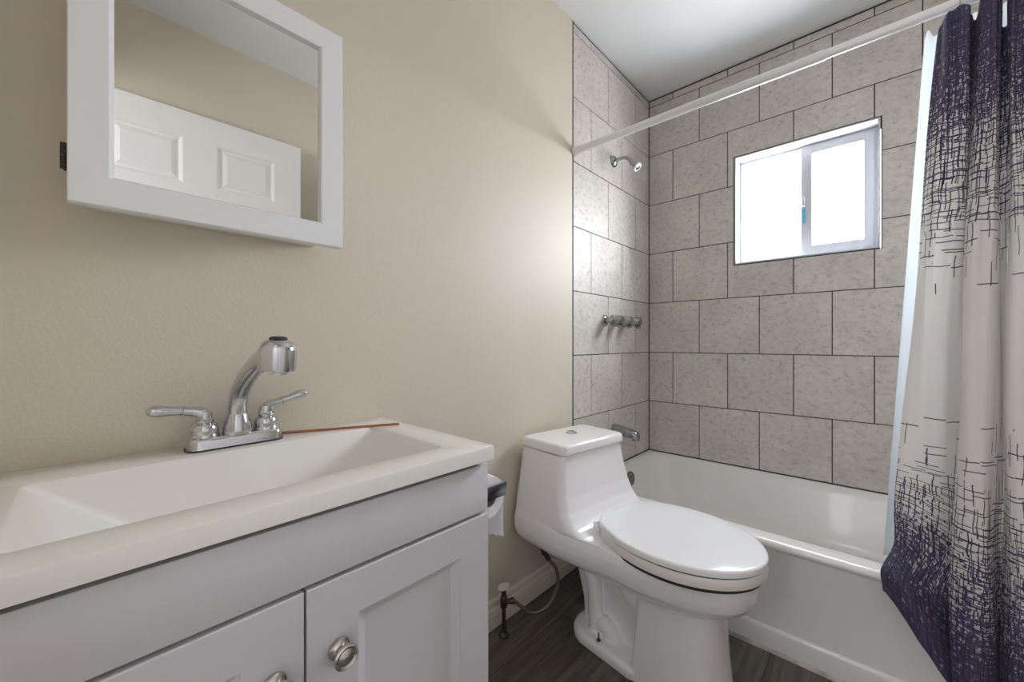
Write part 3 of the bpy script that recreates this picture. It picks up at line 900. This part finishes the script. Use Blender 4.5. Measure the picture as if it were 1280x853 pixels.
for k in range(NT + 1):
    t = k / NT
    row, ur = [], []
    for i in range(ns):
        a = arc[i] / arc[-1]
        hem = 0.125 + 0.215 * (1 - sstep(0.0, 0.19, a)) ** 1.2
        zt = T_[i].z
        z = zt + (hem - zt) * t
        w = min(1, max(0, (1.85 - z) / (1.85 - 0.55)))
        x = T_[i].x + (B_[i].x - T_[i].x) * w
        y = T_[i].y + (B_[i].y - T_[i].y) * w
        # small irregular creases
        y += 0.004 * math.sin(9 * z + 31 * a) * math.sin(17 * a + 2.0 * z)
        x += 0.003 * math.sin(7 * z + 40 * a)
        rp = 0.0050 * sstep(0.9, 1.6, z) + 0.0012
        y += rp * math.sin(2 * PI * 21 * a + 2.2 * math.sin(2.6 * z + 9 * a)) + 0.5 * rp * math.sin(2 * PI * 37 * a + 3.0 * z)
        # the hem corner is bunched up over the tub rim and flares out
        g = (1 - sstep(0.10, 0.24, a)) * sstep(0.47, 0.385, z)
        y -= 0.050 * g + 0.010 * g * math.sin(60 * a + 30 * z)
        x -= 0.030 * g
        lean = (1 - sstep(0.06, 0.25, a)) * max(0, 0.38 - z)
        x += 0.10 * lean
        y -= 0.10 * lean
        if z > 1.828: y = min(y, 1.473)
        vv = z - (hem - 0.125) * sstep(0.75, 0.40, z) * 0.75
        row.append(bmc.verts.new((x, y, z))); ur.append((arc[i] * 1.15, vv + 0.02))
    grid.append(row); uvg.append(ur)
for k in range(NT):
    for i in range(ns - 1):
        f = bmc.faces.new((grid[k][i], grid[k + 1][i], grid[k + 1][i + 1], grid[k][i + 1]))
        for l, (kk, ii) in zip(f.loops, ((k, i), (k + 1, i), (k + 1, i + 1), (k, i + 1))):
            l[uvl].uv = uvg[kk][ii]
me = bpy.data.meshes.new('shower_curtain'); bmc.to_mesh(me); bmc.free()
me.polygons.foreach_set('use_smooth', [True] * len(me.polygons))
me.materials.append(M_curtain)
cur = bpy.data.objects.new('shower_curtain', me); C.objects.link(cur)
sd = cur.modifiers.new('cloth_thickness', 'SOLIDIFY'); sd.thickness = 0.0009; sd.offset = 0
tag(cur, 'cream shower curtain with violet crosshatch bands at head and hem', 'shower curtain')

# clear liner behind it, hanging inside the tub
LT = [(1.094, 1.530), (1.114, 1.534), (1.16, 1.524), (1.21, 1.534), (1.26, 1.524), (1.31, 1.534), (1.36, 1.524), (1.41, 1.534), (1.46, 1.526), (1.50, 1.532)]
LB = [(1.014, 1.606), (1.036, 1.616), (1.09, 1.604), (1.15, 1.618), (1.20, 1.606), (1.26, 1.620), (1.32, 1.606), (1.38, 1.620), (1.42, 1.608), (1.46, 1.612)]
lt_ = spline([Vector((*p, 0)) for p in LT], 8)
lb_ = spline([Vector((*p, 0)) for p in LB], 8)
ln_ = MB()
lr = []
for k in range(41):
    t = k / 40
    row = []
    for i in range(len(lt_)):
        z0 = 1.812 + 0.022 * math.sin(i / 8 * PI) ** 2
        z = z0 + (0.37 - z0) * t
        p = lt_[i].lerp(lb_[i], t)
        row.append(Vector((p.x, p.y, z)))
    lr.append(row)
ln_.rings(lr, False, False, closed=False)
lno = ln_.build('shower_liner', M_liner)
ls = lno.modifiers.new('film_thickness', 'SOLIDIFY'); ls.thickness = 0.0005; ls.offset = 0
tag(lno, 'translucent pale blue plastic liner showing beside the curtain edge', 'curtain liner')

# rings at the raised pleats
ring_x = [1.150, 1.203, 1.262, 1.345, 1.440]
ring_names = ['thin metal curtain ring over the first pleat from the window', 'thin metal curtain ring over the second pleat from the window', 'thin metal curtain ring over the third pleat from the window',
              'thin metal curtain ring over the fourth pleat from the window', 'thin metal curtain ring nearest the far tiled end wall']
ring_src = None
for x, lab in zip(ring_x, ring_names):
    if ring_src is None:
        mbr = MB()
        pts = [Vector((0.0, -0.0105 + 0.0285 * math.cos(a), 0.0290 * math.sin(a) - 0.008)) for a in [2 * PI * i / 40 for i in range(41)]]
        mbr.tube(pts, 0.0011, 8)
        ring_src = o = mbr.build('curtain_ring', M_chrome)
    else:
        o = ring_src.copy(); C.objects.link(o)
    o.location = (x, RODY, RODZ)
    tag(o, lab, 'curtain ring', 'rings along the curtain rod')

# ------------------------------------------------------------------ toilet
TO = Vector((0.045, 1.281, 0.0))
TRZ = -math.radians(8.0)
tl = thing('toilet', 'white one-piece toilet with closed lid between vanity and bathtub', 'toilet', TO, TRZ)


def outline(z, ub, uf, hb, hf, nose, rb, nexp=2.0, flat=0.0, n=40):
    """symmetric plan outline: straight back with rounded corners, elliptical front; flat = half-width kept at the nose"""
    half = []
    for i in range(n + 1):
        s = 0.5 - 0.5 * math.cos(PI * i / n)
        u = ub + (uf - ub) * s
        hw = hb + (hf - hb) * sstep(0.16, 0.44, u)
        if u < ub + rb:
            c = (ub + rb - u) / rb
            hw = hw - rb + rb * math.sqrt(max(0, 1 - c * c))
        if u > uf - nose:
            c = (u - (uf - nose)) / nose
            k = max(0, 1 - c ** nexp) ** (1 / nexp)
            hw = flat * hw + (1 - flat) * hw * k
        half.append((u, hw))
    return [Vector((u, w, z)) for u, w in half] + [Vector((u, -w, z)) for u, w in half[::-1]]


tbm = MB()
R_ = []
for z, ub, uf, hb, hf, nose, rb, fl in (
        (0.617, 0.002, 0.208, 0.167, 0.167, 0.03, 0.02, 0.86),
        (0.585, 0.0, 0.212, 0.173, 0.173, 0.03, 0.02, 0.86),
        (0.53, 0.0, 0.220, 0.183, 0.183, 0.03, 0.02, 0.86),
        (0.48, 0.0, 0.230, 0.192, 0.190, 0.03, 0.02, 0.86),
        (0.44, 0.0, 0.246, 0.199, 0.195, 0.032, 0.02, 0.86),
        (0.415, 0.0, 0.266, 0.203, 0.198, 0.035, 0.02, 0.86),
        (0.398, 0.0, 0.286, 0.205, 0.198, 0.04, 0.02, 0.86),
        (0.387, 0.0, 0.312, 0.207, 0.194, 0.06, 0.02, 0.84),
        (0.3835, 0.0, 0.715, 0.207, 0.166, 0.30, 0.02, 0.0),
        (0.3815, 0.0, 0.724, 0.209, 0.172, 0.30, 0.02, 0.0),
        (0.375, 0.0, 0.731, 0.211, 0.176, 0.30, 0.02, 0.0),
        (0.355, 0.0, 0.735, 0.214, 0.178, 0.30, 0.02, 0.0),
        (0.330, 0.0, 0.733, 0.214, 0.176, 0.30, 0.022, 0.0),
        (0.308, 0.004, 0.726, 0.208, 0.170, 0.29, 0.024, 0.0),
        (0.290, 0.012, 0.712, 0.196, 0.160, 0.28, 0.026, 0.0),
        (0.275, 0.028, 0.690, 0.172, 0.146, 0.26, 0.026, 0.0),
        (0.263, 0.050, 0.655, 0.140, 0.124, 0.24, 0.026, 0.0)):
    R_.append(outline(z, ub, uf, hb, hf, nose, rb, 2.0, fl))
tbm.rings(R_)
# front pedestal column
pc = []
for z, u0, u1, hw in ((0.0, 0.432, 0.672, 0.122), (0.03, 0.434, 0.668, 0.119), (0.12, 0.440, 0.660, 0.110), (0.20, 0.444, 0.655, 0.104), (0.285, 0.446, 0.655, 0.102)):
    ring = []
    half = []
    for i in range(25):
        u = u0 + (u1 - u0) * (0.5 - 0.5 * math.cos(PI * i / 24))
        w_ = hw
        if u > u1 - 0.13:
            c = (u - (u1 - 0.13)) / 0.13
            w_ = hw * max(0, 1 - c ** 2.3) ** (1 / 2.3)
        if u < u0 + 0.012:
            c = (u0 + 0.012 - u) / 0.012
            w_ = hw - 0.012 + 0.012 * math.sqrt(max(0, 1 - c * c))
        half.append((u, w_))
    pc.append([Vector((u, w_, z)) for u, w_ in half] + [Vector((u, -w_, z)) for u, w_ in half[::-1]])
tbm.rings(pc)
# recessed rear web, leaning back towards the top
wr = []
for z, u0, u1, hw in ((0.0, 0.205, 0.47, 0.052), (0.10, 0.190, 0.47, 0.046), (0.20, 0.160, 0.47, 0.046), (0.29, 0.125, 0.47, 0.052)):
    wr.append(rrect(u0, u1, -hw, hw, 0.014, z, 5))
tbm.rings(wr)
# foot
ftp = []
for z, g in ((0.0, 0.0), (0.022, 0.0), (0.031, 0.004), (0.036, 0.012)):
    ftp.append(rrect(0.176 + g, 0.50, -0.128 + g, 0.128 - g, 0.085, z, 10))
tbm.rings(ftp)
# trapway relief on both sides
for s in (-1, 1):
    tbm.tube([(0.150, s * 0.058, 0.272), (0.205, s * 0.060, 0.248), (0.248, s * 0.062, 0.205), (0.262, s * 0.064, 0.150), (0.266, s * 0.066, 0.085), (0.272, s * 0.066, 0.035)], [0.024, 0.025, 0.025, 0.024, 0.024, 0.025], 16, smooth=5)
    tbm.tube([(0.275, s * 0.060, 0.040), (0.300, s * 0.064, 0.066), (0.326, s * 0.064, 0.056), (0.342, s * 0.060, 0.030)], [0.024, 0.026, 0.026, 0.024], 16, smooth=5)
    tbm.tube([(0.320, s * 0.040, 0.270), (0.365, s * 0.042, 0.215), (0.405, s * 0.042, 0.175), (0.45, s * 0.040, 0.15)], [0.020, 0.022, 0.022, 0.020], 14, smooth=5)
tb_o = tbm.build('toilet_body', M_china, tl, sharp=60)
rm = tb_o.modifiers.new('fuse', 'REMESH'); rm.mode = 'VOXEL'; rm.voxel_size = 0.0036; rm.use_smooth_shade = True
cs = tb_o.modifiers.new('soften', 'SMOOTH'); cs.factor = 0.5; cs.iterations = 4

# tank lid
ll = []
for z, g in ((0.6185, 0.0035), (0.6205, 0.0005), (0.624, 0.0), (0.643, 0.001), (0.649, 0.004), (0.6515, 0.009), (0.6525, 0.018)):
    r_ = []
    for p in rrect(-0.001 + g, 0.219 - g, -1, 1, 0.022, z, 6):
        pass
    pts = rrect(-0.001 + g, 0.219 - g, -0.178 + g, 0.178 - g, 0.024, z, 6)
    ll.append([Vector((p.x, p.y * (1 - 0.035 * p.x / 0.219), p.z)) for p in pts])
MB().rings(ll).build('tank_lid', M_china, tl, sharp=50)
sl = [outline(0.6165, 0.004, 0.209, 0.168, 0.168, 0.03, 0.02, 2.0, 0.86), outline(0.6195, 0.004, 0.209, 0.168, 0.168, 0.03, 0.02, 2.0, 0.86)]
MB().rings(sl).build('lid_seam', M_darkgap, tl)
fb = MB().lathe([(0.0225, 0.0), (0.0225, 0.0025), (0.0200, 0.0035), (0.0190, 0.0025)], (0.094, 0.004, 0.652), cap1=True, seg=36)
fbo = fb.build('flush_ring', M_chrome, tl)
MB().lathe([(0.0180, 0.0), (0.0180, 0.0045), (0.0150, 0.0058), (0.001, 0.0060)], (0.094, 0.004, 0.6535), seg=36).build('flush_button', M_chrome, fbo)


def seat_outline(z, inset, ub=0.318, uf=0.748, hw=0.190, back=0.115, n=64):
    """egg plan: widest a little ahead of the middle, narrower flat back"""
    half = []
    um = ub + 0.205
    for i in range(n + 1):
        th = PI * i / n
        c = -math.cos(th)
        if c >= 0:
            u = um + (uf - um) * c
            w_ = hw * math.sqrt(max(0, 1 - c ** 2.05))
        else:
            u = um + (um - ub) * c
            w_ = back + (hw - back) * (1 - abs(c) ** 2.0)
            cc = (ub + 0.03 - u) / 0.03
            if cc > 0: w_ -= 0.03 * (1 - math.sqrt(max(0, 1 - cc * cc)))
        half.append((u, w_))
    pts = [Vector((u, w_, z)) for u, w_ in half] + [Vector((u, -w_, z)) for u, w_ in half[::-1]]
    if inset:
        c0 = Vector((0.55, 0, z))
        pts = [c0 + (p - c0) * (1 - inset / 0.20) for p in pts]
    return pts


SU = dict(ub=0.318, uf=0.753)
so_ = MB().rings([seat_outline(0.3872, 0.005, **SU), seat_outline(0.3892, 0.001, **SU), seat_outline(0.394, 0.0, **SU), seat_outline(0.4130, 0.0, **SU), seat_outline(0.4160, 0.002, **SU)]).build('seat_ring', M_seatunder, tl)
so_['label'] = 'cream seat ring under the lid'
MB().rings([seat_outline(0.4157, 0.005, **SU), seat_outline(0.4192, 0.005, **SU), ]).build('seat_gap', M_darkgap, tl)
LU = dict(ub=0.310, uf=0.754, hw=0.191)
MB().rings([seat_outline(0.4190, 0.003, **LU), seat_outline(0.4205, 0.0, **LU), seat_outline(0.4310, 0.0, **LU), seat_outline(0.4340, 0.0012, **LU), seat_outline(0.4360, 0.004, **LU), seat_outline(0.4372, 0.010, **LU), seat_outline(0.4395, 0.05, **LU), seat_outline(0.4410, 0.11, **LU)]).build('seat_lid', M_seat, tl, sharp=50)
MB().rings([seat_outline(0.378, 0.008, **SU), seat_outline(0.3878, 0.007, **SU)]).build('seat_bumper_gap', M_darkgap, tl)
for s in (-1, 1):
    hgm = MB().lathe([(0.010, 0), (0.011, 0.002), (0.011, 0.036), (0.010, 0.038)], (0.3085, s * 0.100 - 0.019 , 0.4115), (0, 1, 0), seg=18).box(0.294, 0.322, s * 0.100 - 0.016, s * 0.100 + 0.016, 0.389, 0.410, 0.004)
    hgm.build('seat_hinge', M_seat, tl)
for s in (-1, 1):
    b = MB().lathe([(0.0125, 0.0), (0.0125, 0.002), (0.010, 0.005), (0.0085, 0.005)], (0.316, s * 0.112, 0.0355), seg=24)
    bo = b.build('bolt_washer', M_knobwhite, tl)
    MB().lathe([(0.0065, 0.004), (0.0065, 0.0085), (0.0022, 0.009), (0.0022, 0.030), (0.0015, 0.031)], (0.316, s * 0.112, 0.0355), seg=12).build('floor_bolt', M_brownmetal, bo)

# ------------------------------------------------------------------ shutoff valve and hose
sv = thing('shutoff_valve', 'dark water shutoff valve with a white oval handle rising from the floor', 'valve', (0.064, 0.976, 0.0))
vb = MB().lathe([(0.0165, 0.0), (0.0165, 0.004), (0.009, 0.011), (0.0068, 0.013), (0.0068, 0.095), (0.0115, 0.097), (0.0125, 0.103), (0.0125, 0.128), (0.0105, 0.134), (0.0080, 0.137), (0.0080, 0.150), (0.0045, 0.152), (0.0045, 0.165)], seg=20)
vb.lathe([(0.0085, 0.0), (0.0085, 0.014), (0.0110, 0.015), (0.0110, 0.026), (0.0070, 0.028)], (0.006, 0.006, 0.115), (0.55, 0.80, 0.0), seg=8)
vb.build('valve_body', M_brownmetal, sv)
MB().lathe([(0.012, 0.160), (0.0185, 0.162), (0.0195, 0.166), (0.0175, 0.169), (0.006, 0.1695), (0.001, 0.1690)], oval=(0.85, 1.25), seg=32).build('oval_handle', M_knobwhite, sv)
hs = MB()
h0 = Vector((0.064, 0.976, 0.0))
path = [(0.082, 1.004, 0.115), (0.096, 1.020, 0.096), (0.116, 1.044, 0.071), (0.138, 1.072, 0.066), (0.162, 1.108, 0.090), (0.176, 1.132, 0.150), (0.172, 1.128, 0.205), (0.156, 1.102, 0.245)]
P0 = Vector(path[0])
hso = thing('supply_hose', 'braided water supply hose curving from the shutoff valve up to the tank', 'hose', P0)
hs.tube([Vector(p) - P0 for p in path], 0.0062, 16, smooth=8)
hs.build('braided_tube', M_hose, hso)
e1 = MB().tube([Vector((0.157, 1.104, 0.243)) - P0, Vector((0.148, 1.092, 0.268)) - P0], [0.0085, 0.0080], 12)
e1.tube([Vector((0.149, 1.093, 0.264)) - P0, Vector((0.142, 1.085, 0.292)) - P0], [0.0105, 0.0105], 8)
e1.build('hose_nut', M_brownmetal, hso)
